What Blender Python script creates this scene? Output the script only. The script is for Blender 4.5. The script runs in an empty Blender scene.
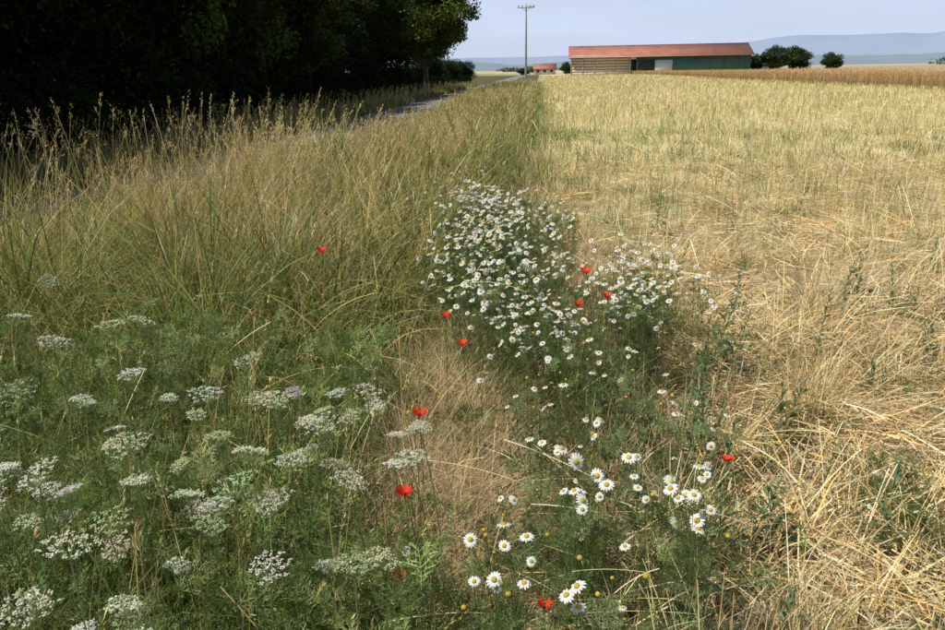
import bpy, math, numpy as np
from mathutils import Vector, Matrix
rng = np.random.default_rng(11)
U = rng.uniform; NRM = rng.normal
scene = bpy.context.scene
PI = math.pi

# ------------------------------------------------------------ helpers
def vnoise(x, y, scale, seed=0):
    r = np.random.default_rng(seed).random((64, 64))
    fx = np.asarray(x)/scale + 1000.3; fy = np.asarray(y)/scale + 1000.7
    ix = np.floor(fx).astype(int); iy = np.floor(fy).astype(int)
    tx = fx-ix; ty = fy-iy
    tx = tx*tx*(3-2*tx); ty = ty*ty*(3-2*ty)
    g = lambda a, b: r[a % 64, b % 64]
    return (g(ix, iy)*(1-tx)+g(ix+1, iy)*tx)*(1-ty)+(g(ix, iy+1)*(1-tx)+g(ix+1, iy+1)*tx)*ty
def sstep(a, b, x):
    t = np.clip((np.asarray(x, float)-a)/(b-a), 0, 1); return t*t*(3-2*t)

class Soup:
    def __init__(s):
        s.v=[]; s.c=[]; s.f=[]; s.m=[]; s.n=0
    def add(s, v, f, c, mat=0):
        v=np.asarray(v,float).reshape(-1,3); f=np.asarray(f,int)
        c=np.broadcast_to(np.asarray(c,float), v.shape)
        s.v.append(v); s.c.append(c); s.f.append(f+s.n); s.m.append(np.full(len(f),mat)); s.n+=len(v)
    def mesh(s, name, mats, smooth=False):
        me=bpy.data.meshes.new(name)
        v=np.concatenate(s.v); c=np.concatenate(s.c)
        tot=np.concatenate([np.full(len(f),f.shape[1]) for f in s.f])
        idx=np.concatenate([f.ravel() for f in s.f])
        st=np.concatenate([[0],np.cumsum(tot)[:-1]])
        me.vertices.add(len(v)); me.vertices.foreach_set('co', v.astype(np.float32).ravel())
        me.loops.add(len(idx)); me.loops.foreach_set('vertex_index', idx.astype(np.int32))
        me.polygons.add(len(tot)); me.polygons.foreach_set('loop_start', st.astype(np.int32))
        me.polygons.foreach_set('material_index', np.concatenate(s.m).astype(np.int32))
        if smooth: me.polygons.foreach_set('use_smooth', np.ones(len(tot),bool))
        me.update(calc_edges=True)
        a=me.color_attributes.new('Col','FLOAT_COLOR','POINT')
        a.data.foreach_set('color', np.concatenate([c,np.ones((len(c),1))],1).astype(np.float32).ravel())
        for m in mats: me.materials.append(m)
        return me
    def obj(s, name, mats, smooth=False, parent=None):
        o=bpy.data.objects.new(name, s.mesh(name,mats,smooth)); scene.collection.objects.link(o)
        if parent: o.parent=parent
        return o

def ribbon(s, P, side, W, col, mat=0):
    P=np.asarray(P); N,K,_=P.shape
    W=np.broadcast_to(W,(N,K))
    off=side[:,None,:]*W[:,:,None]*0.5
    V=np.stack([P-off,P+off],2)
    col=np.asarray(col)
    if col.ndim==2: col=np.repeat(col[:,None],K,1)
    C=np.repeat(col[:,:,None],2,2)
    b=(np.arange(N)*K*2)[:,None]+(np.arange(K-1)*2)[None]
    F=np.stack([b,b+1,b+3,b+2],-1).reshape(-1,4)
    s.add(V.reshape(-1,3),F,C.reshape(-1,3),mat)

def arc(base,L,az,t0,t1,K):
    t=np.linspace(0,1,K); tm=(t[:-1]+t[1:])/2
    phi=t0[:,None]+t1[:,None]*tm[None]
    ds=(L/(K-1))[:,None]
    hx=np.concatenate([np.zeros((len(L),1)),np.cumsum(np.sin(phi)*ds,1)],1)
    hz=np.concatenate([np.zeros((len(L),1)),np.cumsum(np.cos(phi)*ds,1)],1)
    P=np.stack([base[:,0:1]+hx*np.cos(az)[:,None],base[:,1:2]+hx*np.sin(az)[:,None],base[:,2:3]+hz],-1)
    P[:,:,2]=np.maximum(P[:,:,2],0.008)
    return P
def sidev(az,j=0.6):
    a=az+PI/2+NRM(0,j,len(az)); z=NRM(0,0.25,len(az))
    v=np.stack([np.cos(a),np.sin(a),z],1); return v/np.linalg.norm(v,axis=1,keepdims=True)
def pick(cols,w,n,jit=0.18):
    cols=np.array(cols,float); w=np.array(w,float); w/=w.sum()
    c=cols[rng.choice(len(cols),n,p=w)]
    return np.clip(c*np.exp(NRM(0,jit,(n,1)))*np.exp(NRM(0,0.06,(n,3))),0.005,0.9)
def rotm(yaw,pitch,roll):
    cz,sz=np.cos(yaw),np.sin(yaw); cy,sy=np.cos(pitch),np.sin(pitch); cx,sx=np.cos(roll),np.sin(roll)
    o=np.zeros_like(cz); i=np.ones_like(cz)
    Rz=np.stack([cz,-sz,o,sz,cz,o,o,o,i],-1).reshape(-1,3,3)
    Ry=np.stack([cy,o,sy,o,i,o,-sy,o,cy],-1).reshape(-1,3,3)
    Rx=np.stack([i,o,o,o,cx,-sx,o,sx,cx],-1).reshape(-1,3,3)
    return Rz@Ry@Rx
def inst(s,tv,tf,R,T,sc,col,tc=None,mat=0):
    N=len(T); m=len(tv)
    V=np.einsum('nij,mj->nmi',R,tv)*np.asarray(sc).reshape(-1,1,1)+T[:,None]
    F=(tf[None]+(np.arange(N)*m)[:,None,None]).reshape(-1,tf.shape[1])
    C=np.broadcast_to(col[:,None],(N,m,3)) if tc is None else col[:,None]*tc[None]
    s.add(V.reshape(-1,3),F,C.reshape(-1,3),mat)
def tube(s,pts,rad,col,sides=8,mat=0):
    pts=[Vector(p) for p in pts]; V=[]; n=len(pts)
    for i,p in enumerate(pts):
        d=(pts[min(i+1,n-1)]-pts[max(i-1,0)]).normalized()
        a=d.orthogonal().normalized() if abs(d.z)<0.9 else Vector((1,0,0)); a=(a-d*a.dot(d)).normalized(); b=d.cross(a)
        for k in range(sides):
            t=2*PI*k/sides; V.append(p+(a*math.cos(t)+b*math.sin(t))*rad[i])
    F=[]
    for i in range(n-1):
        for k in range(sides):
            F.append((i*sides+k,i*sides+(k+1)%sides,(i+1)*sides+(k+1)%sides,(i+1)*sides+k))
    s.add(np.array([tuple(v) for v in V]),np.array(F),col,mat)
def boxm(s,x0,x1,y0,y1,z0,z1,col=(1,1,1),mat=0):
    v=np.array([(x,y,z) for z in(z0,z1) for y in(y0,y1) for x in(x0,x1)],float)
    f=np.array([(0,2,3,1),(4,5,7,6),(0,1,5,4),(2,6,7,3),(0,4,6,2),(1,3,7,5)])
    s.add(v,f,col,mat)

# ------------------------------------------------------------ materials
def newmat(name):
    m=bpy.data.materials.new(name); m.use_nodes=True
    nt=m.node_tree; return m,nt,nt.nodes['Principled BSDF'],nt.nodes['Material Output']
def vegmat(name,trans=0.3,rough=0.6,spec=0.25):
    m,nt,bs,out=newmat(name)
    at=nt.nodes.new('ShaderNodeAttribute'); at.attribute_name='Col'
    nt.links.new(at.outputs['Color'],bs.inputs['Base Color']); bs.inputs['Roughness'].default_value=rough
    bs.inputs['Specular IOR Level'].default_value=spec
    if trans>0:
        tr=nt.nodes.new('ShaderNodeBsdfTranslucent'); mx=nt.nodes.new('ShaderNodeMixShader')
        nt.links.new(at.outputs['Color'],tr.inputs['Color']); mx.inputs[0].default_value=trans
        nt.links.new(bs.outputs[0],mx.inputs[1]); nt.links.new(tr.outputs[0],mx.inputs[2]); nt.links.new(mx.outputs[0],out.inputs[0])
    return m
M_grass=vegmat('grass_blades',0.42,0.42,0.4)
M_straw=vegmat('dry_straw',0.15,0.45,0.35)
M_leaf=vegmat('tree_leaves',0.22,0.6,0.08)
M_petal=vegmat('petals',0.3,0.6)
M_bark=vegmat('bark',0,0.9)
def noisemat(name,c1,c2,scale,rough=0.8,bump=0.0,stretch=(1,1,1),detail=4):
    m,nt,bs,out=newmat(name); N=nt.nodes; L=nt.links
    tc=N.new('ShaderNodeTexCoord'); mp=N.new('ShaderNodeMapping'); mp.inputs['Scale'].default_value=stretch
    nz=N.new('ShaderNodeTexNoise'); nz.inputs['Scale'].default_value=scale; nz.inputs['Detail'].default_value=detail
    rp=N.new('ShaderNodeValToRGB'); rp.color_ramp.elements[0].position=0.35; rp.color_ramp.elements[1].position=0.65
    rp.color_ramp.elements[0].color=(*c1,1); rp.color_ramp.elements[1].color=(*c2,1)
    L.new(tc.outputs['Object'],mp.inputs[0]); L.new(mp.outputs[0],nz.inputs['Vector']); L.new(nz.outputs[0],rp.inputs[0]); L.new(rp.outputs[0],bs.inputs['Base Color'])
    bs.inputs['Roughness'].default_value=rough
    if bump:
        b=N.new('ShaderNodeBump'); b.inputs['Strength'].default_value=bump; b.inputs['Distance'].default_value=0.02
        L.new(nz.outputs[0],b.inputs['Height']); L.new(b.outputs[0],bs.inputs['Normal'])
    return m

def ground_material():
    m,nt,bs,out=newmat('ground_soil'); N=nt.nodes; L=nt.links
    geo=N.new('ShaderNodeNewGeometry'); sep=N.new('ShaderNodeSeparateXYZ'); L.new(geo.outputs['Position'],sep.inputs[0])
    def noise(scale,st,detail=5):
        mp=N.new('ShaderNodeMapping'); mp.inputs['Scale'].default_value=st; L.new(geo.outputs['Position'],mp.inputs[0])
        n=N.new('ShaderNodeTexNoise'); n.inputs['Scale'].default_value=scale; n.inputs['Detail'].default_value=detail; L.new(mp.outputs[0],n.inputs['Vector']); return n.outputs[0]
    def ramp(src,stops):
        r=N.new('ShaderNodeValToRGB'); e=r.color_ramp.elements
        while len(e)<len(stops): e.new(0.5)
        for el,(p,c) in zip(e,stops): el.position=p; el.color=(*c,1)
        L.new(src,r.inputs[0]); return r.outputs[0]
    def mix(f,a,b):
        x=N.new('ShaderNodeMix'); x.data_type='RGBA'; L.new(f,x.inputs[0]); L.new(a,x.inputs[6]); L.new(b,x.inputs[7]); return x.outputs[2]
    def mrange(src,a,b):
        r=N.new('ShaderNodeMapRange'); r.inputs[1].default_value=a; r.inputs[2].default_value=b; L.new(src,r.inputs[0]); return r.outputs[0]
    soil=ramp(noise(14,(1,1,1)),[(0.3,(0.19,0.145,0.095)),(0.48,(0.29,0.225,0.145)),(0.7,(0.45,0.36,0.22))])
    field=ramp(noise(1.2,(1.6,0.08,1),6),[(0.3,(0.48,0.41,0.19)),(0.5,(0.59,0.48,0.25)),(0.7,(0.69,0.57,0.33))])
    patch=ramp(noise(0.05,(1,0.4,1),3),[(0.4,(0.50,0.45,0.21)),(0.6,(0.64,0.54,0.31))])
    mm=N.new('ShaderNodeMix'); mm.data_type='RGBA'; mm.inputs[0].default_value=0.45; L.new(field,mm.inputs[6]); L.new(patch,mm.inputs[7]); field=mm.outputs[2]
    near=mix(mrange(sep.outputs[1],4,16),soil,field)
    verge=ramp(noise(9,(1,1,1)),[(0.35,(0.06,0.05,0.03)),(0.65,(0.14,0.12,0.055))])
    c=mix(mrange(sep.outputs[0],-0.6,0.0),verge,near)
    far=ramp(noise(0.004,(1,0.35,1),2),[(0.35,(0.14,0.19,0.08)),(0.45,(0.46,0.39,0.2)),(0.6,(0.54,0.45,0.26)),(0.68,(0.16,0.22,0.1))])
    c=mix(mrange(sep.outputs[1],235,300),c,far)
    L.new(c,bs.inputs['Base Color']); bs.inputs['Roughness'].default_value=0.95; bs.inputs['Specular IOR Level'].default_value=0.1
    b=N.new('ShaderNodeBump'); b.inputs['Strength'].default_value=0.6; b.inputs['Distance'].default_value=0.03
    L.new(noise(25,(1,1,1)),b.inputs['Height']); L.new(b.outputs[0],bs.inputs['Normal'])
    return m

# ------------------------------------------------------------ ground
def gh(x,y):
    a=0.08*(vnoise(x,y,0.6,1)-0.5)+0.05*(vnoise(x,y,0.2,2)-0.5)
    a=a*(1-sstep(20,60,np.abs(y)))
    a=np.where((x<-3.9)&(x>-7.4),-0.03,a)
    return a
g=np.concatenate([-np.geomspace(14000,9,40),np.linspace(-8.5,8.5,171),np.geomspace(9,14000,40)])
gy=np.concatenate([-np.geomspace(3000,4,20),np.linspace(-3,14,171),np.geomspace(14.5,16000,60)])
X,Y=np.meshgrid(g,gy); Z=gh(X,Y)
s=Soup(); nx=len(g); ny=len(gy)
i=(np.arange(ny-1)[:,None]*nx+np.arange(nx-1)[None]).ravel()
s.add(np.stack([X,Y,Z],-1).reshape(-1,3),np.stack([i,i+1,i+nx+1,i+nx],-1),(1,1,1))
s.obj('ground',[ground_material()],smooth=True)

s=Soup(); ys=np.geomspace(1,400,80)-3; xs=np.array([-7.0,-6.6,-5.6,-4.7,-4.3]); zs=np.array([0.0,0.03,0.05,0.03,0.0])
X,Y=np.meshgrid(xs,ys); X=X+0.25*(vnoise(X*0,Y,3,5)-0.5); Z=np.broadcast_to(zs,X.shape)
i=(np.arange(len(ys)-1)[:,None]*5+np.arange(4)[None]).ravel()
s.add(np.stack([X,Y,Z],-1).reshape(-1,3),np.stack([i,i+1,i+6,i+5],-1),(1,1,1))
s.obj('farm_road',[noisemat('gravel',(0.15,0.14,0.125),(0.25,0.235,0.21),30,0.9,0.6)],smooth=True)

# ------------------------------------------------------------ verge grass
G1=(0.125,0.175,0.036); G2=(0.19,0.24,0.052); G3=(0.30,0.31,0.09); Y1=(0.56,0.43,0.16); Y2=(0.68,0.54,0.27); B1=(0.38,0.25,0.10)
def hv(x,y):
    h=0.40+0.40*sstep(1.9,4.2,y)*sstep(-0.4,-1.3,x)
    h*=0.55+0.45*sstep(-0.15,-1.2,x)
    h*=1-0.08*sstep(-2.6,-3.6,x)
    h*=1-0.52*sstep(11,17,y)*(1-.75*sstep(26,42,y))*sstep(-0.9,-1.9,x)-0.12*sstep(9,15,y)
    return h*(.72+.5*vnoise(x,y,.9,23))
def logy(n,a,b): return a*(b/a)**U(0,1,n)
def culled(x,y,m=1.6): return x>-(0.8*y+m)
s=Soup()
nc=7500
cx=U(-4.3,-0.1,nc); cy=logy(nc,0.85,80); k=culled(cx,cy)&~((cx>-0.66)&(cy>1.5)&(cy<3.9)&(U(0,1,nc)<0.85))&(vnoise(cx,cy,.35,13)>U(0,.6,nc)); cx,cy=cx[k],cy[k]; nc=len(cx)
chs=U(0.55,1.3,nc)*hv(cx,cy)
cdry=0.08+0.42*sstep(3.8,6.2,cy)*sstep(-0.6,-1.5,cx)+0.5*(U(0,1,nc)<.16+.25*sstep(3,5,cy)); cg=NRM(0,.28,nc)+.5*(vnoise(cx,cy,1.3,15)-.5); caz=U(0,6.28,nc)
n=185000; id=rng.integers(0,nc,n)
r=np.abs(NRM(0,1,n))*0.045*np.maximum(1,cy[id]/4)**.8; a=U(0,2*PI,n)
x=np.minimum(cx[id]+r*np.cos(a),-0.02); y=cy[id]+r*np.sin(a)
wf=np.maximum(1,(y/3.2)**0.8)
L=chs[id]*U(0.4,1.25,n)
isdry=U(0,1,n)<cdry[id]
c=pick([G1,G2,G3],[3,4,2],n)*np.exp(cg[id])[:,None]; cd=pick([Y1,Y2,B1],[4,3,1.5],n); c=np.where(isdry[:,None],cd,c)
az=np.where(U(0,1,n)<.6,a,caz[id])+NRM(0,.3,n)
P=arc(np.stack([x,y,gh(x,y)],1),L,az,np.abs(NRM(0.15,0.2,n)),U(0.2,2.5,n),5)
W=(U(0.003,0.010,n)*np.where(isdry,.6,1)*wf)[:,None]*np.array([0.7,1,0.9,0.6,0.08])[None]
c2=np.repeat(c[:,None],5,1); tipdry=(U(0,1,n)<0.25)[:,None,None]*np.array([0,0,0,.35,.8])[None,:,None]
c2=c2*(1-tipdry)+np.array(Y1)*tipdry
ribbon(s,P,sidev(az),W,c2)
n=14000; x=U(-3.4,-.35,n); y=logy(n,1.0,9); k=culled(x,y)&(vnoise(x,y,.5,91)>.36)&((x<-.6)|(y<1.7)); x,y=x[k],y[k]; n=len(x); az=U(0,6.28,n)
P=arc(np.stack([x,y,gh(x,y)+.1],1),U(.35,.8,n)*(.7+.3*sstep(2,4,y)),az,U(.15,1.0,n),U(.6,2.3,n),7)
ribbon(s,P,sidev(az,.5),(U(.005,.012,n)*np.maximum(1,y/5))[:,None]*np.array([.6,1,1,.9,.7,.45,.05])[None],pick([G1,G2,G3,Y1],[3,4,3,2.2],n))
s.obj('verge_grass',[M_grass])

def culms(s,x,y,L,headlen,nsp,cols,w,wmul=1.0,lean=0.5):
    n=len(x); az=NRM(0.1,1.4,n); K=6
    P=arc(np.stack([x,y,gh(x,y)],1),L,az,np.abs(NRM(0.08,0.14,n)),U(0.05,lean,n),K)
    wf=np.maximum(1,(y/4)**0.7)*wmul
    c=pick(cols,w,n,0.15)
    ribbon(s,P,sidev(az,1.5),(0.0018*wf)[:,None]*np.ones((1,K)),c)
    top=P[:,-1]; d=P[:,-1]-P[:,-2]; d/=np.linalg.norm(d,axis=1,keepdims=True)
    t=U(0,1,(n,nsp)); hl=(headlen*U(0.5,1.3,n))[:,None]
    spread=(U(0.04,0.28,n))[:,None]*hl*(1-t*0.7)
    o=NRM(0,0.5,(n,nsp,3))*spread[...,None]; o[...,2]*=0.5
    base=top[:,None]+d[:,None]*((t-0.6)*hl)[...,None]+o*0.5
    dirv=d[:,None]*0.8+o/np.maximum(spread[...,None],1e-4)*0.5; dirv[...,2]-=0.15
    dirv/=np.linalg.norm(dirv,axis=-1,keepdims=True)
    ln=U(0.010,0.024,(n,nsp))*np.minimum(wf,2.0)[:,None]
    B=base.reshape(-1,3); D=(dirv*ln[...,None]).reshape(-1,3)
    PP=np.stack([B,B+D*0.45,B+D],1)
    ww=np.repeat(wf,nsp)*U(0.002,0.0036,n*nsp)
    sv=np.cross(D,NRM(0,1,(len(D),3))); sv/=np.linalg.norm(sv,axis=1,keepdims=True)
    ribbon(s,PP,sv,ww[:,None]*np.array([0.2,1,0.1])[None],np.repeat(c*1.05,nsp,0))
s=Soup()
n=8500; x=U(-4.3,-0.9,n); y=logy(n,3.2,18); k=culled(x,y)&(vnoise(x,y,0.7,14)>U(0.35,0.8,n))&(U(0,1,n)<.15+.85*sstep(3.8,5.5,y)); x,y=x[k],y[k]
L=(0.50+0.36*sstep(2.4,5,y)*sstep(-0.8,-1.8,x))*U(0.7,1.2,len(x))*(1-0.35*sstep(10,15,y))
L=np.where(U(0,1,len(L))<.07,L*U(1.2,1.5,len(L)),L)
culms(s,x,y,L,0.14,15,[Y1,Y2,(0.5,0.37,0.18),G3],[3,3,2,1.0],lean=.8)
for cx0,cy0,nn in [(-3.7,5.2,30),(-3.6,6.6,14),(-2.7,6.4,40),(-2.5,7.0,46),(-3.9,7.5,30),(-3.3,8.5,14),(-2.3,8.2,14),(-4.2,6.0,30),(-3.8,9.5,30),(-3.6,11,14),(-2.9,7.4,30)]:
    culms(s,cx0+NRM(0,.3,nn),cy0+NRM(0,.35,nn),U(.85,1.45,nn)*(1 if cy0<9 else .75),.16,18,[Y1,Y2],[1,1])
n=3600; x=U(-4.2,-0.3,n); y=logy(n,14,80)
culms(s,x,y,U(0.3,0.6,n)*(1+.3*sstep(24,38,y)),0.12,8,[Y1,Y2,G3],[3,3,2],1.1)
n=330; x=U(-1.9,-0.3,n); y=U(1.0,2.8,n)
culms(s,x,y,U(0.45,0.75,n),0.1,14,[Y1,Y2,G3],[3,2,3])
n=1300; x=U(-8.1,-6.9,n); y=logy(n,5,70)
culms(s,x,y,U(0.5,1.0,n),0.14,8,[Y1,Y2,G3],[3,3,2],1.2)
n=620; x=U(-2.8,-.2,n); y=logy(n,1.0,7); az=U(0,6.28,n)
P=arc(np.stack([x,y,U(.15,.6,n)*(.6+.4*sstep(1.5,4,y))],1),U(.12,.4,n),az,U(.5,1.5,n),U(0,.9,n),5)
ribbon(s,P,sidev(az,.6),U(.002,.0045,n)[:,None]*np.ones((1,5)),pick([Y1,Y2],[1,1],n))
s.obj('flowering_tall_grass',[M_straw])
s=Soup(); n=24000; x=U(-9.5,-6.85,n); y=logy(n,3,90); az=U(0,6.28,n)
P=arc(np.stack([x,y,gh(x,y)],1),U(0.2,0.6,n),az,np.abs(NRM(0.15,0.15,n)),U(0.2,1.6,n),4)
ribbon(s,P,sidev(az),(U(0.003,0.006,n)*np.maximum(1,(y/4)**.8))[:,None]*np.array([.8,1,.8,.1])[None],pick([G1,G2,G3,Y1],[3,3,2,3],n))
s.obj('roadside_grass',[M_grass])

s=Soup()
def dead(n,x0,x1,y0,y1,h,wm=1.0,cols=[(0.52,0.38,0.19),(0.64,0.50,0.28),(0.38,0.26,0.13)],w=[3,3,1]):
    x=U(x0,x1,n); y=U(y0,y1,n); az=U(0,6.28,n)
    P=arc(np.stack([x,y,gh(x,y)],1),U(0.4,1.2,n)*h,az,U(0,0.8,n),U(0.4,2.2,n),5)
    ribbon(s,P,sidev(az,1),(U(0.001,0.0027,n)*wm)[:,None]*np.array([1,1,.9,.7,.3])[None],pick(cols,w,n))
dead(15000,-0.66,-0.14,1.6,3.9,0.46); dead(3500,-0.95,-0.55,6.0,8.5,0.5,1.8); dead(7000,-0.1,0.5,4.3,7.0,0.34,1.5); dead(10000,-0.2,0.6,2.0,4.3,0.36)
dead(5000,-0.3,0.1,7,14,0.35,2.0); dead(4000,-1.0,-.2,9,18,.3,2.4); dead(3000,-.15,.5,1.2,2.0,.3); dead(1500,.1,.45,4.2,5.2,.4,1.3)
s.obj('dead_grass',[M_straw])

s=Soup(); n=17000; x=-0.55+NRM(0,0.55,n); y=logy(n,5.0,90); az=U(0,6.28,n)
k=x<.9; x,y,az=x[k],y[k],az[k]; n=len(x)
P=arc(np.stack([x,y,gh(x,y)],1),U(0.10,0.45,n)*(0.4+1.0*vnoise(x,y,.8,3))*(1-.4*sstep(-.2,.6,x)),az,np.abs(NRM(0.2,0.2,n)),U(0.1,1.4,n),4)
ribbon(s,P,sidev(az),(U(0.004,0.009,n)*np.maximum(1,(y/5)**.7))[:,None]*np.array([.6,1,.8,.1])[None],pick([(0.11,0.16,0.045),G2,G3,Y1],[3,3,3,1],n))
s.obj('field_edge_weeds',[M_grass])

# ------------------------------------------------------------ stubble and straw
S1=(0.67,0.52,0.25); S2=(0.77,0.64,0.38); S3=(0.50,0.34,0.14); S4=(0.47,0.47,0.19); S5=(0.28,0.34,0.11)
s=Soup()
n=200000; e=.72; y=(U(0,1,n)*(200**e-1.2**e)+1.2**e)**(1/e); x=-0.15+U(0,1,n)*(0.72*y+1.8)
row=0.15; xr=np.round(x/row)*row+NRM(0,0.03,n)+0.02*np.sin(y*1.3); x=np.where(y<60,xr,x)
k=(x<24.5+1.0*np.sin(y*.05))&(x>-0.2)&((x>0.5)|(y>3.6)); k&=(0.05+1.15*vnoise(x,y,0.5,8)>U(0,1,n)); k&=(y>6)|(U(0,1,n)<.6); x,y=x[k],y[k]; n=len(x); az=U(0,6.28,n)
hm=.16+.14*sstep(3.5,8,y)*(.4+1.1*vnoise(x,y,2.2,19))
P=arc(np.stack([x,y,gh(x,y)],1),U(0.4,1.25,n)*hm,az,np.abs(NRM(0,0.3,n)),NRM(0,0.45,n),3)
gm=vnoise(x,y,1.6,17)*.6+.4*vnoise(x,y,9,18); isg=U(0,1,n)<(.14+.42*sstep(4,8,y)*(1-.6*sstep(22,60,y)))*(2.4*gm-.2)
c=np.where(isg[:,None],pick([S4,S5],[2,1.2],n),pick([S1,S2,S3],[3,3,1],n))
ribbon(s,P,sidev(az,1.5),(U(0.0022,0.0045,n)*np.maximum(1,(y/6)**.9))[:,None]*np.ones((1,3)),c)
s.obj('stubble',[M_straw])
s=Soup()
def loose(n,y0,y1,wm,lm,pile):
    y=np.sqrt(U(y0*y0,y1*y1,n)); x=-0.1+U(0,1,n)*(0.72*y+1.2)
    k=((x>0.42)|(y>4.2)|(U(0,1,n)<0.35))&(x<24)&(vnoise(x,y,0.42,41)*1.9-0.3>U(0,1,n)); x,y=x[k],y[k]; n=len(x)
    az=vnoise(x,y,0.9,42)*9+NRM(0,1.1,n)
    L=U(0.3,1.3,n)*lm; pm=vnoise(x,y,0.5,43)**1.3*1.3
    z=gh(x,y)+U(0.0,1,n)**1.5*pile*pm
    up=NRM(0,0.18,n); K=5
    P=arc(np.stack([x,y,z],1),L,az,PI/2-np.abs(up)*1.6-0.05,U(0.0,0.45,n),K)
    kink=(NRM(0,0.12,n)*L)[:,None]*np.maximum(np.linspace(-1,1,K),0)[None]
    P[:,:,0]+=-np.sin(az)[:,None]*kink; P[:,:,1]+=np.cos(az)[:,None]*kink
    c=pick([S1,S2,S3,(0.64,0.42,0.15)],[3,2.6,1.5,1.4],n)
    sv=np.stack([-np.sin(az)*.8,np.cos(az)*.8,NRM(0,.5,n)],1); sv/=np.linalg.norm(sv,axis=1,keepdims=True)
    ribbon(s,P,sv,(U(0.0018,0.0058,n)*wm)[:,None]*np.ones((1,K)),c)
loose(18000,1.1,4.5,1,0.27,0.22); loose(25000,4.5,13,1.5,0.36,0.18); loose(10000,13,40,3.0,0.5,0.10)
for cx,cy,az0,nn,L0,sp in [(1.5,4.1,0.3,700,0.5,0.28),(1.0,4.6,-0.4,350,0.45,0.2),(2.4,3.6,0.1,700,0.55,0.35),(2.1,2.4,0.5,500,0.5,0.3),(1.15,2.3,0.9,400,0.4,0.22),(2.9,5.2,0.2,700,0.55,0.4),(3.4,4.3,-.3,600,.5,.4),(1.3,6.2,.2,500,.5,.3),(0.75,5.4,2.9,400,.45,.2),(4.2,7.0,.3,700,.6,.6)]:
    x=cx+NRM(0,sp,nn); y=cy+NRM(0,sp*0.8,nn); az=az0+NRM(0,0.75,nn)
    P=arc(np.stack([x,y,gh(x,y)],1),U(0.3,1.2,nn)*L0,az,U(0.4,1.4,nn),U(0.3,1.4,nn),5)
    ribbon(s,P,sidev(az,.8),(U(0.0018,0.005,nn))[:,None]*np.ones((1,5)),pick([S1,S2,(0.64,0.42,0.15)],[2,2,2],nn))
for cx,cy,nn,L0 in [(0.33,1.15,160,0.5),(0.42,1.45,120,0.42),(0.18,1.5,60,.4),(0.75,1.7,160,0.35),(1.1,1.5,120,0.3),(1.3,3.3,200,.4),(2.0,3.0,150,.4),(1.75,4.6,200,.55),(.5,2.1,120,.4),(.25,2.6,120,.4),(.7,2.7,150,.45),(.1,3.0,100,.4)]:
    x=cx+NRM(0,0.07,nn); y=cy+NRM(0,0.07,nn); az=U(0,6.28,nn)
    P=arc(np.stack([x,y,gh(x,y)],1),U(0.5,1.2,nn)*L0,az,np.abs(NRM(0.1,.25,nn)),U(0.0,0.9,nn),5)
    ribbon(s,P,sidev(az,.8),(U(0.002,0.0045,nn))[:,None]*np.array([1,1,1,.8,.4])[None],pick([S1,S2,S3],[3,2,1],nn))
nn=60; x=U(0.0,0.45,nn); y=U(1.4,2.2,nn); az=U(-.6,.7,nn)+PI*(U(0,1,nn)<.4)
P=arc(np.stack([x-.1,y,U(0.15,.42,nn)],1),U(0.12,0.38,nn),az,U(0.8,1.5,nn),U(.1,.7,nn),8)
ribbon(s,P,sidev(az,.5),(U(0.002,0.0042,nn))[:,None]*np.ones((1,8)),pick([S2,S1],[2,1],nn))
n=40000; y=np.sqrt(U(1,64,n)); x=-0.1+U(0,1,n)*(0.72*y+1.2); az=U(0,6.28,n)
P=arc(np.stack([x,y,gh(x,y)+U(.003,.02,n)],1),U(0.01,0.05,n),az,PI/2-U(0,.3,n),U(0,.2,n),2)
ribbon(s,P,sidev(az,.2),(U(0.001,0.004,n))[:,None]*np.ones((1,2)),pick([S1,S2,S3],[3,3,1],n))
s.obj('loose_straw',[M_straw])

s=Soup(); nt_=500; ty=np.concatenate([np.sqrt(U(1.5,400,370)),U(1.3,5,130)]); tx=U(0,1,nt_)*(.7*ty+.8)+.45
nb=20000; id=rng.integers(0,nt_,nb); x=tx[id]+NRM(0,.05,nb)*np.maximum(1,ty[id]/6); y=ty[id]+NRM(0,.06,nb)*np.maximum(1,ty[id]/6); az=U(0,6.28,nb)
P=arc(np.stack([x,y,gh(x,y)],1),U(.05,.24,nb),az,np.abs(NRM(.4,.3,nb)),U(.1,1.3,nb),4)
ribbon(s,P,sidev(az),(U(.002,.006,nb)*np.maximum(1,(y/5)**.8))[:,None]*np.array([.7,1,.8,.1])[None],pick([G1,G2,(.14,.20,.10)],[2,2,2],nb))
s.obj('green_regrowth',[M_grass])

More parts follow.
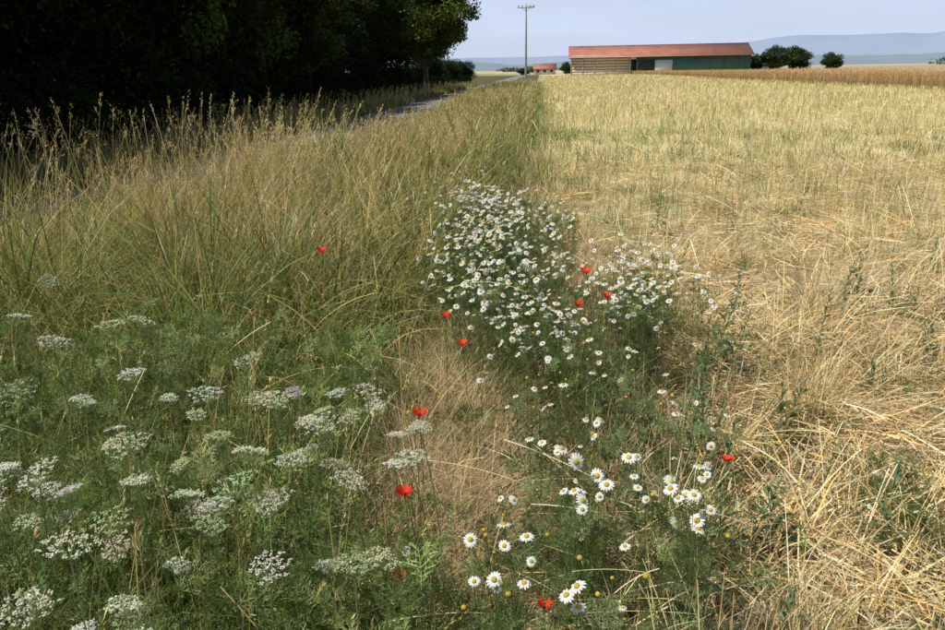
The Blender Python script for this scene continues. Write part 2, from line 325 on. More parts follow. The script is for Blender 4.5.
# ------------------------------------------------------------ ferny leaf template
def frond_template():
    s=[];f=[]
    def strip(a,b,w0,w1):
        a=np.array(a,float); b=np.array(b,float); d=b-a; p=np.array([-d[1],d[0],0]); p/=np.linalg.norm(p)
        k=len(s); s.extend([a-p*w0/2,a+p*w0/2,b+p*w1/2,b-p*w1/2]); f.append((k,k+1,k+2,k+3))
    zc=lambda x:0.25*x-0.45*x*x
    r=np.random.default_rng(3)
    for a,b in [(0,.5),(.5,1)]: strip((a,0,zc(a)),(b,0,zc(b)),.016,.012)
    for k in range(7):
        x=0.2+k*0.115; ln=0.26*math.sin(PI*(0.15+0.75*(1-(k/7))))+0.05
        for sg in(-1,1):
            e=(x+ln*r.uniform(.4,.9),sg*ln*r.uniform(.7,1),zc(x)+r.normal(0,.09)); x_=x+r.normal(0,.015); strip((x_,0,zc(x)),e,.018,.012)
            for t in(.4,.7,1.0):
                q=(x_+(e[0]-x_)*t,e[1]*t,zc(x)+(e[2]-zc(x))*t); l=ln*r.uniform(.3,.55)
                strip(q,(q[0]+l,q[1]+sg*l*.2,q[2]+r.normal(.02,.05)),.032,.012); strip(q,(q[0]+l*.3,q[1]+sg*l,q[2]+r.normal(-.02,.05)),.032,.012)
    return np.array(s),np.array(f)
FV,FF=frond_template()
def fronds(s,x,y,z,L,cols,w,az=None):
    n=len(x); az=U(0,6.28,n) if az is None else az
    R=rotm(az,-np.abs(NRM(0.6,0.45,n)),NRM(0,0.7,n))
    inst(s,FV,FF,R,np.stack([x,y,z],1),L,pick(cols,w,n))
def stems(s,B,T,w,col,K=5,bulge=0.03):
    n=len(B); t=np.linspace(0,1,K)
    P=B[:,None]*(1-t)[None,:,None]+T[:,None]*t[None,:,None]
    o=NRM(0,bulge,(n,3)); o[:,2]=0; P=P+o[:,None]*np.sin(PI*t)[None,:,None]
    for a in(0,PI/2):
        sv=np.zeros((n,3)); sv[:,0]=math.cos(a+.4); sv[:,1]=math.sin(a+.4)
        ribbon(s,P,sv,np.broadcast_to(np.asarray(w).reshape(-1,1),(n,K)),col)
    return P

# ------------------------------------------------------------ wild carrot patch
CF=[(0.19,0.25,0.065),(0.25,0.31,0.10),(0.14,0.20,0.05)]
s=Soup()
um=[(-1.92,2.43),(-1.54,2.07),(-1.41,1.72),(-1.45,2.25),(-2.04,2.79),(-1.14,1.82),(-.92,1.8),(-.96,1.49),(-1.09,1.33),(-.78,1.56),(-.68,1.51),(-.68,1.7),(-.555,1.31),(-1.48,2.49),(-.63,1.3),(-.85,1.07),(-.65,1.21),(-.85,1.19),(-.33,1.11),(-.87,.97),(-.92,2.1),(-.54,1.63),(-.4,1.37)]
um=np.array(um+[(U(-1.4,-.3),U(1.0,2.2)) for _ in range(52)])
n=len(um); hz=np.where(np.arange(n)<23,U(.70,.78,n),U(.50,.70,n)); T=np.stack([um[:,0],um[:,1],hz],1)
B=T.copy(); B[:,2]=0; B[:,:2]+=NRM(0,.06,(n,2)); stems(s,B,T,np.full(n,.003),pick([(0.24,.31,.12)],[1],n))
ray=28; R0=np.where(np.arange(n)<23,U(.036,.052,n),U(.022,.044,n))
k=np.arange(ray); rr=np.sqrt((k+.5)/ray); th=k*2.39996
tilt=rotm(U(0,6.28,n),NRM(0,.22,n),NRM(0,.22,n))
loc=np.stack([rr*np.cos(th),rr*np.sin(th),0.16*(1-rr*rr)],1)[None]+NRM(0,.05,(n,ray,3))
E=np.einsum('nij,nmj->nmi',tilt,loc)*R0[:,None,None]+T[:,None]+np.array([0,0,.03])
Bs=np.repeat(T[:,None],ray,1)
P=np.stack([Bs,Bs*.5+E*.5-np.array([0,0,.004]),E],2).reshape(-1,3,3)
sv=NRM(0,1,(len(P),3)); sv/=np.linalg.norm(sv,axis=1,keepdims=True)
ribbon(s,P,sv,np.full((len(P),3),.0011),pick([(0.28,.35,.16)],[1],len(P)))
fl=13; c0=E.reshape(-1,3); m=len(c0)
off=NRM(0,.0034,(m,fl,3)); off[...,2]*=.4
C=(c0[:,None]+off).reshape(-1,3); M=len(C)
a=np.arange(5)*2*PI/5
tv=np.array([(math.cos(t),math.sin(t),0.15) for t in a]); tf=np.array([(0,1,2),(0,2,3),(0,3,4)])
ucol=np.repeat(pick([(0.66,.68,.48),(0.72,.73,.57),(0.44,.52,.26)],[3,3,2],n,.05),ray*fl,0)*np.exp(NRM(0,.12,(M,1)))
inst(s,tv,tf,rotm(U(0,6.28,M),NRM(0,.35,M),NRM(0,.35,M)),C,U(.0012,.0023,M),np.clip(ucol,0,.82))
n=9500; x=U(-2.6,-.2,n); y=logy(n,.85,3.1); z=U(.06,.60,n)*(0.6+.5*vnoise(x,y,.5,77)); kk=culled(x,y,1.2)&(y<3.3+.5*x+1.2)&((x<-.62)|(y<1.65)); fronds(s,x[kk],y[kk],z[kk],U(.05,.12,kk.sum()),CF,[3,3,2])
n=1100; x=U(-2.2,-.25,n); y=logy(n,.9,2.9); k=(x<-.62)|(y<1.65); x,y=x[k],y[k]; n=len(x); B=np.stack([x,y,gh(x,y)],1); T=B+np.stack([NRM(0,.06,n),NRM(0,.06,n),U(.3,.66,n)],1); stems(s,B,T,np.full(n,.002),pick(CF+[Y1],[1,2,1,.8],n))
s.obj('wild_carrot_plants',[M_grass])

# ------------------------------------------------------------ mayweed
def daisy_parts():
    pv=[];pf=[]
    for k in range(15):
        a=2*PI*k/15+0.08*math.sin(k*7); l=1+.1*math.sin(k*5.3); w=.13; dr=.08*math.sin(k*3.7)
        ca,sa=math.cos(a),math.sin(a); b=len(pv)
        for r,ww,z in[(.28,.5,.02),(.62,1,.03),(.88*l,.95,-.05+dr),(1.0*l,.4,-.14+dr*1.5)]:
            for q in(-1,1): pv.append((ca*r-sa*q*w*ww,sa*r+ca*q*w*ww,z+.015*math.sin(k*3)))
        for j in range(3): pf.append((b+2*j,b+2*j+1,b+2*j+3,b+2*j+2))
    dv=[];df=[]
    rings=[(.38,.0),(.38,.12),(.31,.25),(.17,.33),(.02,.35)]
    for r,z in rings:
        for j in range(10): dv.append((r*math.cos(j*PI/5),r*math.sin(j*PI/5),z))
    for i in range(4):
        for j in range(10): df.append((i*10+j,i*10+(j+1)%10,(i+1)*10+(j+1)%10,(i+1)*10+j))
    return np.array(pv),np.array(pf),np.array(dv),np.array(df)
PV,PF,DV,DF=daisy_parts()
MF=[(0.15,0.205,0.06),(0.20,0.26,0.085),(0.11,0.16,0.045)]
def mayweed(name,pts,hmin,hmax,rad=.02,nf=7,spread=.08,buttons=.12,frl=.07):
    s=Soup(); pts=np.array(pts); n=len(pts)
    T=np.stack([pts[:,0],pts[:,1],U(hmin,hmax,n)],1); B=T.copy(); B[:,:2]+=NRM(0,spread,(n,2)); B[:,2]=0
    P=stems(s,B,T,np.full(n,.002),pick(MF,[2,3,1],n),6,.03)
    m=n*nf; id=np.repeat(np.arange(n),nf); t=U(.12,.9,m)
    Q=B[id]*(1-t)[:,None]+T[id]*t[:,None]+NRM(0,.012,(m,3)); fronds(s,Q[:,0],Q[:,1],np.maximum(Q[:,2],.02),U(.6,1.3,m)*frl,MF,[3,3,2])
    R=rotm(U(0,6.28,n),NRM(0,.36,n),NRM(0,.36,n))
    R=rotm(np.zeros(n),np.full(n,-.12),np.full(n,.25))@R
    full=U(0,1,n)>buttons; sc=rad*U(.62,1.14,n)
    one=np.ones((n,3))
    inst(s,PV,PF,R[full],T[full]+np.array([0,0,.004]),sc[full],one[full]*np.array([.82,.82,.77]),mat=1)
    inst(s,DV,DF,R,T+np.array([0,0,.004]),sc,pick([(0.62,.44,.05),(0.54,.43,.08)],[2,1],n,.08),mat=1)
    return s.obj(name,[M_grass,M_petal])
def blob(cx,cy,sx,sy,n): return np.stack([cx+NRM(0,sx,n),cy+NRM(0,sy,n)],1)
def clumpy(cx,cy,sx,sy,n,m,sp=.06):
    c=blob(cx,cy,sx,sy,m)[rng.integers(0,m,n)]; return c+NRM(0,sp,(n,2))
n=980; m=56; yc=U(3.15,7.2,m); xc=-0.10-0.10*(yc-3.1)+NRM(0,.20,m); wgt=U(.2,1,m)**1.5; id=rng.choice(m,n,p=wgt/wgt.sum())
mayweed('mayweed_plant',np.stack([xc[id]+NRM(0,.085,n),yc[id]+NRM(0,.13,n)],1),.45,.70,.0170,3,.09,.14)
mayweed('mayweed_plant',clumpy(.55,3.75,.21,.42,230,26,.08),.44,.64,.0160,3)
mayweed('mayweed_plant',clumpy(.05,3.0,.18,.28,110,18),.45,.62,.0150,4,.07,.25)
mayweed('mayweed_plant',clumpy(.25,2.5,.18,.25,40,12),.40,.6,.0145,5,.07,.35)
mayweed('mayweed_plant',blob(.095,1.69,.06,.11,14),.54,.62,.0200,9,.07,.1)
mayweed('mayweed_plant',blob(.39,1.63,.035,.09,16),.54,.63,.0185,9,.06,.1)
mayweed('mayweed_plant',blob(-.1,1.37,.07,.08,14),.54,.62,.0165,10,.05,.3)
mayweed('mayweed_plant',blob(.13,1.35,.06,.06,9),.53,.62,.0165,10,.06,.4)
mayweed('mayweed_plant',blob(0.02,1.18,.07,.06,9),.50,.6,.0155,10,.05,.5)
mayweed('mayweed_plant',blob(.27,1.66,.03,.05,6),.56,.62,.0160,9,.05,.2)
mayweed('mayweed_plant',blob(.02,2.1,.12,.25,16),.35,.5,.012,10,.06,.6,.09)
mayweed('mayweed_plant',blob(1.25,2.35,.08,.1,9),.12,.25,.013,9,.06,.3)
mayweed('mayweed_plant',clumpy(.1,6.6,.12,.6,40,10),.35,.5,.016,7)

# ------------------------------------------------------------ poppies
def poppy_mesh(seed,H):
    r=np.random.default_rng(seed); s=Soup()
    x=np.linspace(0,1,7); bx=r.normal(0,.05); by=r.normal(0,.05)
    pts=[(bx*math.sin(PI*t)-bx*.6*(1-t),by*math.sin(PI*t),H*t) for t in x]
    tube(s,pts,[.0016]*7,(0.14,.2,.06),6)
    for z0 in(.1,.2,.3):
        nn=3; B=np.tile([pts[2][0],pts[2][1],z0*H],(nn,1))+r.normal(0,.01,(nn,3)); fronds(s,B[:,0],B[:,1],B[:,2],r.uniform(.1,.16,nn),MF,[1,1,1])
    top=np.array([pts[-1]]); n=6
    for k in range(4):
        a0=k*PI/2+r.normal(0,.15); big=k%2; ph=r.uniform(0,6)
        V=[];F=[]
        for i in range(n):
            rr=i/(n-1)
            for j in range(n+1):
                w=(j/n-.5)*(1.75)
                a=a0+w*(.9-.1*rr); R=.028*rr*(1+.10*math.cos(j*2.3+ph))
                z=.004+.026*rr**1.5*(.8 if big else 1.05)-.004*rr**4+.004*rr*math.sin(j*2.9+ph)+(.0015 if big else 0)
                V.append((R*math.cos(a),R*math.sin(a),z))
        for i in range(n-1):
            for j in range(n): q=i*(n+1)+j; F.append((q,q+1,q+n+2,q+n+1))
        c=np.tile([.80,.05,.012],(len(V),1))*r.uniform(.85,1.1); c[:n+1]=(.03,.01,.02)
        s.add(np.array(V)+top,np.array(F),c,1)
    tube(s,[top[0]+[0,0,.003],top[0]+[0,0,.012],top[0]+[0,0,.014]],[.004,.0055,.001],(.05,.07,.03),8)
    th=r.uniform(0,6.28,30); B=np.repeat(top,30,0)+[0,0,.006]; E=B+np.stack([.011*np.cos(th),.011*np.sin(th),r.uniform(.002,.008,30)],1)
    ribbon(s,np.stack([B,E],1),np.tile([0,0,1.],(30,1)),np.full((30,2),.001),np.tile([.02,.01,.02],(30,1)))
    return s.mesh('poppy',[M_grass,M_petal],True)
PM=[poppy_mesh(k,.6) for k in range(4)]
for k,(x,y,h,sc) in enumerate([(-1.095,3.72,.72,.95),(.255,3.53,.66,1.05),(.30,3.10,.66,.7),(.16,3.03,.66,.7),(-.39,2.88,.64,.75),(-.287,2.69,.6,.7),(-.389,2.08,.6,.8),(-.305,1.62,.6,.72),(-.28,1.43,.5,.55),(.617,2.17,.4,.7),(-.004,1.33,.52,.5)]):
    o=bpy.data.objects.new('poppy',PM[k%4]); scene.collection.objects.link(o); o.location=(x,y,0); o.scale=(sc,sc,h/.6)
    o.rotation_euler=(math.radians(float(U(2,8))),0,float(U(-.5,.5)))

# ------------------------------------------------------------ thistle-like leafy weeds
def weed_mesh(seed,H,nl):
    r=np.random.default_rng(seed); s=Soup()
    tube(s,[(0,0,0),(.01,0,H*.5),(0.0,.01,H)],[.0035,.0025,.0012],(0.2,.26,.12),6)
    prof=[(0,.08),(.12,.25),(.25,.7),(.33,.45),(.45,1.0),(.55,.55),(.68,.8),(.8,.35),(1,.02)]
    for k in range(nl):
        t=.04+.94*k/nl; L=(.13*(1-t)+.035)*r.uniform(.7,1.25); w=L*.14
        V=[];F=[]
        for i,(u,pw) in enumerate(prof):
            zz=.35*u*L*1.2-.55*u*u*L
            for q,zq in((-1,.12),(0,0),(1,.12)): V.append((u*L,q*w*pw,zz+abs(q)*zq*w*2*pw))
        for i in range(len(prof)-1):
            for j in(0,1): q=i*3+j; F.append((q,q+1,q+4,q+3))
        R=rotm(np.array([k*2.4+r.normal(0,.3)]),np.array([-r.uniform(.2,.9)*(.5+t)]),np.array([r.normal(0,.2)]))
        c=np.array([[.16,.215,.09]])*r.uniform(.75,1.35)
        inst(s,np.array(V),np.array(F),R,np.array([[0,0,H*t]]),[1.],c)
    return s.mesh('thistle_weed',[M_grass])
WM=[weed_mesh(1,.5,22),weed_mesh(2,.4,18),weed_mesh(3,.62,30),weed_mesh(4,.3,14)]
wp=[(.08,3.35,2,1.1),(.18,3.2,0,1),(.02,3.5,0,1),(.95,3.9,2,.9),(1.02,3.8,0,.9),(1.2,7.5,2,.8),(1.25,7.3,0,.8),(2.9,8.5,2,.7),(.62,2.9,0,1),(.66,2.75,2,.8),(.7,2.5,1,1),(.55,2.45,0,1),(.48,2.6,1,1.1),(.8,2.2,3,1),(.6,2.05,1,.9),(.35,2.2,0,.9),(.3,2.35,1,1),(.22,2.0,1,1),(.15,2.2,0,.9),(.0,1.9,1,1),(.42,1.9,3,1.1),(1.9,3.1,3,1.2),(1.95,2.6,3,.8),(2.1,2.75,3,.9),(1.4,2.6,3,.7),(1.1,1.75,3,.7),(.55,3.4,0,1),(.75,3.3,1,1),(.35,3.0,0,1),(.45,2.75,1,1),(-.45,6.5,2,.8),(-.3,8,2,.9),(-.55,9.5,2,.9),(-.1,5.2,0,1),(.15,4.7,0,1),(-.6,5.5,2,.8),(-2.6,9.3,2,2.0),(-2.75,9.6,0,2.2),(-2.45,9.4,0,1.8),(2.0,2.9,3,1.3),(1.85,2.95,3,1.2),(2.15,3.1,1,.7),(1.3,2.45,3,.9),(1.2,2.2,3,.8),(2.15,5.2,1,.8),(2.3,5.3,3,1.1),(1.05,3.0,3,1.0),(1.1,3.1,1,.8)]
for k in range(50):
    y=float(logy(1,3.5,16)[0]); wp.append((float(U(.6,.5*y+1)),y,int(rng.integers(0,4)),float(U(.35,.8))))
for k in range(36):
    wp.append((float(U(.0,.75)),float(U(1.7,3.4)),int(rng.integers(0,4)),float(U(.45,.9))))
for k in range(36):
    y=float(logy(1,5,30)[0]); wp.append((float(NRM(-.5,.3)),y,int(rng.integers(0,3)),float(U(.5,.9))))
for x,y,i,sc in wp:
    o=bpy.data.objects.new('thistle_weed',WM[i]); scene.collection.objects.link(o); o.location=(x,y,0); o.scale=(sc,)*3
    o.rotation_euler=(float(NRM(0,.15)),float(NRM(0,.15)),float(U(0,6.28)))

# ------------------------------------------------------------ trees
def tree_mesh(name,seed,H,R,zb,nleaf,ls,cols,clumps=70,flat=1.0,cr0=(.16,.30)):
    r=np.random.default_rng(seed); s=Soup(); bc=(.10,.08,.06)
    tube(s,[(0,0,-.1),(.1*r.normal(),.1*r.normal(),H*.25),(.2*r.normal(),.2*r.normal(),H*.55),(0,0,H*.85)],[.035*H*.6,.028*H*.6,.018*H*.6,.03],bc,9,1)
    cz=(H+zb)/2; hz=(H-zb)/2
    d=r.normal(0,1,(clumps,3)); d/=np.linalg.norm(d,axis=1,keepdims=True)
    rad=r.uniform(.45,1.0,clumps)[:,None]
    C=d*rad*np.array([R,R,hz])*.85+np.array([0,0,cz])
    for c in C[:26]:
        b=np.array([0,0,max(H*.15,min(c[2]*.65,H*.7))]); mid=(b+c)/2+np.array([0,0,-.1*R])+r.normal(0,.1,3)
        tube(s,[b,mid,c],[.012*H*.6,.008*H*.6,.01],bc,5,1)
    id=r.integers(0,clumps,nleaf); cr=r.uniform(cr0[0],cr0[1],clumps)[id]*R
    o=r.normal(0,1,(nleaf,3)); o/=np.linalg.norm(o,axis=1,keepdims=True); o*=(r.uniform(0,1,nleaf)**.4)[:,None]*cr[:,None]*np.array([1.25,1.25,.85])
    T=C[id]+o
    tv=np.array([(0,0,0),(.5,.32,.06),(1,0,-.05),(.5,-.32,.06)]); tf=np.array([(0,1,2,3)])
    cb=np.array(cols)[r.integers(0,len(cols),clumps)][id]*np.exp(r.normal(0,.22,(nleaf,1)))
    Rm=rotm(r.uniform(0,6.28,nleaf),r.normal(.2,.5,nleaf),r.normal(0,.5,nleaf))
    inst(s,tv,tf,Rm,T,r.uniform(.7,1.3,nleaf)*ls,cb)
    return s.mesh(name,[M_leaf,M_bark])
HC=[(.020,.031,.009),(.026,.038,.011),(.016,.025,.008),(.03,.045,.012)]  # hedge leaves coloured near-black, the canopy shade is in the colour
LC=[(.085,.12,.022),(.10,.14,.028),(.06,.09,.018)]
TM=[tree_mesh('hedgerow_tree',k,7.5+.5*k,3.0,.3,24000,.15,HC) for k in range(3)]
def place(name,me,x,y,sc=1,rz=0,z=0):
    o=bpy.data.objects.new(name,me); scene.collection.objects.link(o); o.location=(x,y,z); o.scale=(sc,)*3 if not isinstance(sc,tuple) else sc; o.rotation_euler=(0,0,rz); return o
yy=-3.0; k=0
while yy<50:
    place('hedgerow_tree',TM[k%3],-11.0+float(U(-.4,.4)),yy,float(U(.9,1.08)),float(U(0,6.28)))
    place('hedgerow_tree',TM[(k+1)%3],-14.5+float(U(-.5,.5)),yy+1.6,float(U(.95,1.15)),float(U(0,6.28)))  # back row added to stop light leaking through the hedge
    yy+=float(U(3.0,3.8)); k+=1
ET=tree_mesh('ash_tree',9,10.5,4.6,1.6,42000,.22,LC,110,cr0=(.12,.24))
place('ash_tree',ET,-8.6,58,1,0.4)
place('ash_tree',ET,-10.8,49,.95,2.4); place('ash_tree',ET,-11.5,66,1.0,4.4)
YT=tree_mesh('sunlit_hedge_tree',12,7.5,2.3,1.5,12000,.16,[(.07,.10,.018),(.09,.13,.024)],40,cr0=(.14,.3)); place('sunlit_hedge_tree',YT,-9.7,21,1,0.2); place('sunlit_hedge_tree',YT,-9.4,31,1,2.2); place('sunlit_hedge_tree',YT,-9.6,26,1,4.0)  # sunlit hedge branches, their light put into paler leaf colours
SM=tree_mesh('hedge_shrub',21,2.2,1.4,.0,9000,.09,HC,40)
yy=4
while yy<66:
    place('hedge_shrub',SM,-9.5+float(U(-.4,.2)),yy,float(U(.7,1.1)),float(U(0,6.28))); yy+=float(U(1.8,3))
yy=68
while yy<105:
    place('hedge_shrub',SM,-10.3+float(U(-.4,.2)),yy,float(U(.7,1.5)),float(U(0,6.28))); yy+=float(U(3,6))

FC=[(.05,.08,.03),(.065,.095,.035),(.04,.065,.025)]
FT=tree_mesh('field_tree',41,7,4.6,.3,7000,.5,FC,50)
place('field_tree',FT,61.5,212,1.0,0); place('field_tree',FT,67.5,214,.98,2); place('field_tree',FT,58,216,.7,3)
place('field_tree',FT,77.5,216,.72,1); place('field_tree',FT,7.5,225,.55,1); place('field_tree',FT,-5.5,240,(.5,.5,.33),1)
place('field_tree',FT,-1.5,300,(.7,.7,.4),3)
s=Soup(); n=9000; tx=np.concatenate([U(-300,1400,n//2),U(-200,900,n-n//2)]); base=np.concatenate([np.full(n//2,1900.),np.full(n-n//2,900.)])
kk=vnoise(tx,base,60,88)>.52; tx,base=tx[kk],base[kk]; n=len(tx)
T=np.stack([tx,base+U(-15,15,n),U(0,1,n)*(4+7*vnoise(tx,base,25,89))],1)
inst(s,np.array([(0,0,0),(.5,.32,.06),(1,0,-.05),(.5,-.32,.06)]),np.array([(0,1,2,3)]),rotm(U(0,6.28,n),U(0,3,n),U(0,3,n)),T,U(3,6,n),pick([(.12,.15,.12)],[1],n))
s.obj('distant_tree_line',[M_leaf])

# ------------------------------------------------------------ wheat field
s=Soup()
xs=np.concatenate([[24.6,24.8],np.linspace(26,60,30),np.geomspace(62,400,20)]); ys=np.concatenate([np.linspace(20,140,120),np.geomspace(142,600,30)])
X,Y=np.meshgrid(xs,ys); X=X+np.sin(Y*.05)*1.0; Z=.72+.10*(vnoise(X,Y,2.5,61)-.5); Z[:,0]=0.0; Z[0,:]=0
i=(np.arange(len(ys)-1)[:,None]*len(xs)+np.arange(len(xs)-1)[None]).ravel()
s.add(np.stack([X,Y,Z],-1).reshape(-1,3),np.stack([i,i+1,i+len(xs)+1,i+len(xs)],-1),(.5,.37,.18))
n=70000; y=logy(n,22,230); x=24.4+np.sin(y*.05)+np.abs(NRM(0,1,n))**1.8*(.6+y*.06); az=U(0,6.28,n)
P=arc(np.stack([x,y,np.zeros(n)],1),U(.85,1.1,n),az,np.abs(NRM(0,.08,n)),U(.1,.6,n),4)
cw=pick([(.5,.36,.18),(.6,.46,.25),(.4,.27,.13)],[3,2,2],n)
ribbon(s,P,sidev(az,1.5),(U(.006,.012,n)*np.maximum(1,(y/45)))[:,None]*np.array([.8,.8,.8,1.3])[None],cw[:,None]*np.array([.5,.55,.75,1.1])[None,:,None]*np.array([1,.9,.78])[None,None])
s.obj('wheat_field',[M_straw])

# ------------------------------------------------------------ barn
def wavemat(name,c,scale,axis='X',rough=.6,bump=.5):
    m,nt,bs,out=newmat(name); N=nt.nodes; L=nt.links
    tc=N.new('ShaderNodeTexCoord'); w=N.new('ShaderNodeTexWave'); w.bands_direction=axis; w.inputs['Scale'].default_value=scale
    L.new(tc.outputs['Object'],w.inputs['Vector']); b=N.new('ShaderNodeBump'); b.inputs['Strength'].default_value=bump; b.inputs['Distance'].default_value=.05
    L.new(w.outputs[1],b.inputs['Height']); L.new(b.outputs[0],bs.inputs['Normal'])
    nz=N.new('ShaderNodeTexNoise'); nz.inputs['Scale'].default_value=.35; nz.inputs['Detail'].default_value=5; L.new(tc.outputs['Object'],nz.inputs['Vector'])
    r=N.new('ShaderNodeValToRGB'); r.color_ramp.elements[0].position=.3; r.color_ramp.elements[1].position=.7
    r.color_ramp.elements[0].color=(*[q*.8 for q in c],1); r.color_ramp.elements[1].color=(*[q*1.15 for q in c],1)
    L.new(nz.outputs[0],r.inputs[0]); L.new(r.outputs[0],bs.inputs['Base Color']); bs.inputs['Roughness'].default_value=rough; return m
Mred=wavemat('red_roof_sheet',(.36,.135,.085),.8,rough=.75); Mgreen=wavemat('green_cladding',(.04,.125,.095),1.0)
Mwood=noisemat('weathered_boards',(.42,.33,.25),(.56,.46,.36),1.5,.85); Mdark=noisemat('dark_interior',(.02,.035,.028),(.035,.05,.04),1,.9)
Mwhite=noisemat('white_door_paint',(.55,.58,.55),(.62,.65,.62),1,.5); Mgrey=noisemat('galvanised_metal',(.34,.34,.33),(.45,.45,.44),2,.5)
barn=bpy.data.objects.new('barn',None); scene.collection.objects.link(barn); barn.location=(31.0,213,0); barn.rotation_euler=(0,0,math.radians(-2)); barn.scale=(.915,.93,.96)
W2=25; D2=8; EH=4.9; RH=7.6
s=Soup(); boxm(s,-6.5,W2,-D2,-D2+.2,0,EH-.02); boxm(s,W2-.2,W2,-D2+.2,D2,0,EH); boxm(s,-W2,W2-.2,D2-.2,D2,0,EH); boxm(s,-W2,-W2+.2,-D2+.3,D2-.2,0,EH)
for xx in (W2-.1,-W2+.1): s.add([(xx,-D2,EH),(xx,D2,EH),(xx,0,RH-.1)],[(0,1,2)],(1,1,1))
s.obj('green_walls',[Mgreen],parent=barn)
s=Soup(); z=.15
while z<EH-.3: boxm(s,-W2+.25,-8.2,-D2,-D2+.06,z,z+.62); z+=.74
s.obj('slatted_boards',[Mwood],parent=barn)
s=Soup()
for xx in np.linspace(-W2+.1,-8.1,6): boxm(s,xx-.12,xx+.12,-D2-.08,-D2-.01,0,EH-.1)
boxm(s,-8.0,-6.52,-D2-.05,-D2+.15,EH-.9,EH-.05)
s.obj('timber_posts',[Mwood],parent=barn)
s=Soup(); boxm(s,-W2+.3,-6.6,-D2+.8,-D2+.9,0,EH-.1); boxm(s,-6.0,-1.5,-D2-.05,-D2-.01,.1,3.9); s.obj('opening_shade_panels',[Mdark],parent=barn)  # dark panels paint the shade inside the openings
s=Soup(); boxm(s,-1.2,3.6,-D2-.1,-D2-.02,.1,3.7); s.obj('sliding_door',[Mwhite],parent=barn)
s=Soup(); boxm(s,-6.3,4,-D2-.16,-D2-.11,3.95,4.1)
for xx in (6,10,14,18,22): boxm(s,xx-.08,xx+.08,-D2-.06,-D2-.01,0,EH-.1)
s.obj('door_rail_and_posts',[Mgreen],parent=barn)
s=Soup(); ov=.7
sl=(RH-EH)/D2
for sg in(-1,1):
    ye=sg*(D2+ov); ze=EH-sl*ov
    v=[(-W2-.7,0,RH),(W2+.7,0,RH),(W2+.7,ye,ze),(-W2-.7,ye,ze)]; v2=[(a,b,c+.16) for a,b,c in v]
    s.add(v+v2,[(0,1,2,3),(4,7,6,5),(0,4,5,1),(1,5,6,2),(2,6,7,3),(3,7,4,0)],(1,1,1))
s.obj('roof',[Mred],parent=barn)
s=Soup(); boxm(s,-W2-.7,W2+.7,-.25,.25,RH+.1,RH+.28); s.obj('ridge_cap',[Mred],parent=barn)
s=Soup(); boxm(s,-W2-.7,W2+.7,-D2-ov-.15,-D2-ov-.02,EH-sl*ov-.08,EH-sl*ov+.1); s.obj('gutter',[Mgrey],parent=barn)

house=bpy.data.objects.new('farm_house',None); scene.collection.objects.link(house); house.location=(1.5,290,0)
s=Soup(); boxm(s,-4,4,-3,3,0,2.0)
for xx in(-4,4): s.add([(xx,-3,2.0),(xx,3,2.0),(xx,0,3.6)],[(0,1,2)],(1,1,1))
s.obj('walls',[Mwhite],parent=house)
s=Soup()
for sg in(-1,1):
    v=[(-4.4,0,3.7),(4.4,0,3.7),(4.4,sg*3.6,1.85),(-4.4,sg*3.6,1.85)]; v2=[(a,b,c+.15) for a,b,c in v]
    s.add(v+v2,[(0,1,2,3),(4,7,6,5),(0,4,5,1),(1,5,6,2),(2,6,7,3),(3,7,4,0)],(1,1,1))
s.obj('roof',[Mred],parent=house)
s=Soup()
for xx in(-2.5,0,2.5): boxm(s,xx-.5,xx+.5,-3.03,-3.01,.7,1.6)
s.obj('windows',[Mdark],parent=house)

pole=bpy.data.objects.new('utility_pole',None); scene.collection.objects.link(pole); pole.location=(-2.1,110,0)
s=Soup(); tube(s,[(0,0,-.2),(0,0,5),(0,0,10.2),(0,0,10.25)],[.17,.14,.10,.01],(.2,.18,.15),12); s.obj('shaft',[noisemat('weathered_pole',(.22,.2,.17),(.3,.28,.25),3)],parent=pole)
s=Soup(); boxm(s,-1.15,1.15,-.18,-.08,9.75,9.93); s.obj('crossarm',[Mgrey],parent=pole)
s=Soup()
for xx in(-1.05,-.55,.55,1.05): tube(s,[(xx,-.13,9.93),(xx,-.13,10.0),(xx,-.13,10.06),(xx,-.13,10.1)],[.03,.09,.08,.03],(.3,.3,.3),8)
s.obj('insulators',[Mdark],parent=pole)
s=Soup(); tube(s,[(-.6,-.13,9.74),(0,-.12,9.4)],[.025,.025],(.3,.3,.3),6); tube(s,[(.6,-.13,9.74),(0,-.12,9.4)],[.025,.025],(.3,.3,.3),6); s.obj('braces',[Mgrey],parent=pole)

# ------------------------------------------------------------ hills
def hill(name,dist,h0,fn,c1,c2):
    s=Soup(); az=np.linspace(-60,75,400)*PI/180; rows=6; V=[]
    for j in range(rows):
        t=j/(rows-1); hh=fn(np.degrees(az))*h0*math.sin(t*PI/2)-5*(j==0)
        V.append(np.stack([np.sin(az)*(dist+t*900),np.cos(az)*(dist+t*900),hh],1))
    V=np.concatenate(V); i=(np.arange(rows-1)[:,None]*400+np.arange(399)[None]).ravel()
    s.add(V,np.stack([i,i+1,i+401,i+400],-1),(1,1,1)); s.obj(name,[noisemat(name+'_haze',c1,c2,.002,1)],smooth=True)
f1=lambda a:(0.55+0.45*sstep(4,22,a))*(.8+.35*vnoise(a,a*0,6,71)+.08*vnoise(a,a*0,1.5,72))
f2=lambda a:(.5+.5*vnoise(a,a*0,4,73)+.1*vnoise(a,a*0,1,74))
hill('hills',11000,370,f1,(.23,.285,.385),(.245,.30,.40))  # distance haze put into the bluish base colours of both ridges
hill('hills',7000,95,f2,(.17,.215,.26),(.19,.24,.27))

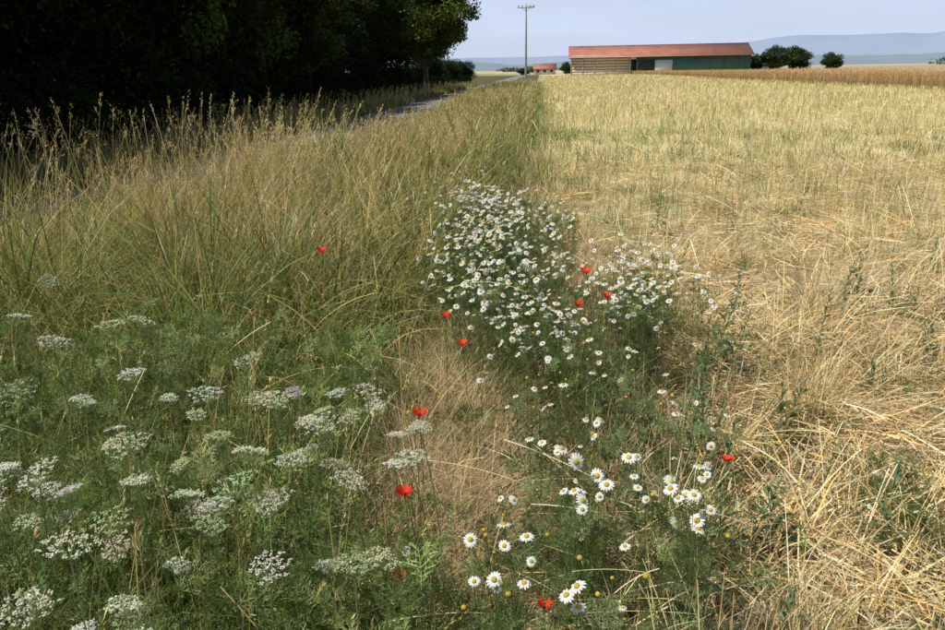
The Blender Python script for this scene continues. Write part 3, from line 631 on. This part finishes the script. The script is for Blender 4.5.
# ------------------------------------------------------------ light
EL=math.radians(58); sd=Vector((-.90,-.35,0)).normalized(); sv=Vector((sd.x*math.cos(EL),sd.y*math.cos(EL),math.sin(EL)))
sun=bpy.data.lights.new('sun','SUN'); sun.energy=5.0; sun.angle=math.radians(.5); sun.color=(1,.965,.90)
so=bpy.data.objects.new('sun',sun); scene.collection.objects.link(so); so.rotation_euler=sv.to_track_quat('Z','Y').to_euler(); so.location=(0,0,30)
w=bpy.data.worlds.new('World'); scene.world=w; w.use_nodes=True; N=w.node_tree.nodes; L=w.node_tree.links
bg=N['Background']; bg.inputs[1].default_value=.075
sk=N.new('ShaderNodeTexSky'); sk.sky_type='NISHITA'; sk.sun_disc=False; sk.sun_elevation=EL; sk.sun_rotation=math.atan2(sd.x,sd.y); sk.dust_density=1.0; sk.air_density=1.0
tc=N.new('ShaderNodeTexCoord'); mp=N.new('ShaderNodeMapping'); mp.inputs['Scale'].default_value=(1,1,9)
nz=N.new('ShaderNodeTexNoise'); nz.inputs['Scale'].default_value=3.2; nz.inputs['Detail'].default_value=6
L.new(tc.outputs['Generated'],mp.inputs[0]); L.new(mp.outputs[0],nz.inputs['Vector'])
rp=N.new('ShaderNodeValToRGB'); rp.color_ramp.elements[0].position=.3; rp.color_ramp.elements[0].color=(0.80,)*3+(1,); rp.color_ramp.elements[1].position=.7; rp.color_ramp.elements[1].color=(.98,)*3+(1,)
L.new(nz.outputs[0],rp.inputs[0])
sp=N.new('ShaderNodeSeparateXYZ'); L.new(tc.outputs['Generated'],sp.inputs[0])
mr=N.new('ShaderNodeMapRange'); mr.inputs[1].default_value=.08; mr.inputs[2].default_value=.35; mr.inputs[3].default_value=1; mr.inputs[4].default_value=.05; L.new(sp.outputs[2],mr.inputs[0])
mu=N.new('ShaderNodeMath'); mu.operation='MULTIPLY'; L.new(rp.outputs[0],mu.inputs[0]); L.new(mr.outputs[0],mu.inputs[1])
mx=N.new('ShaderNodeMix'); mx.data_type='RGBA'; L.new(mu.outputs[0],mx.inputs[0]); L.new(sk.outputs[0],mx.inputs[6]); mx.inputs[7].default_value=(8.6,9.9,12.6,1)
L.new(mx.outputs[2],bg.inputs[0])

# ------------------------------------------------------------ camera
cam=bpy.data.cameras.new('camera'); cam.lens=28; cam.sensor_width=36; cam.clip_start=.05; cam.clip_end=40000
co=bpy.data.objects.new('camera',cam); scene.collection.objects.link(co); scene.camera=co
co.matrix_world=Matrix.Translation((0,0,1.6))@Matrix.Rotation(math.radians(5.35),4,'Z')@Matrix.Rotation(math.radians(90-18.36),4,'X')@Matrix.Rotation(math.radians(-1.0),4,'Z')
scene.view_settings.view_transform='Standard'; scene.view_settings.look='None'; scene.view_settings.exposure=0
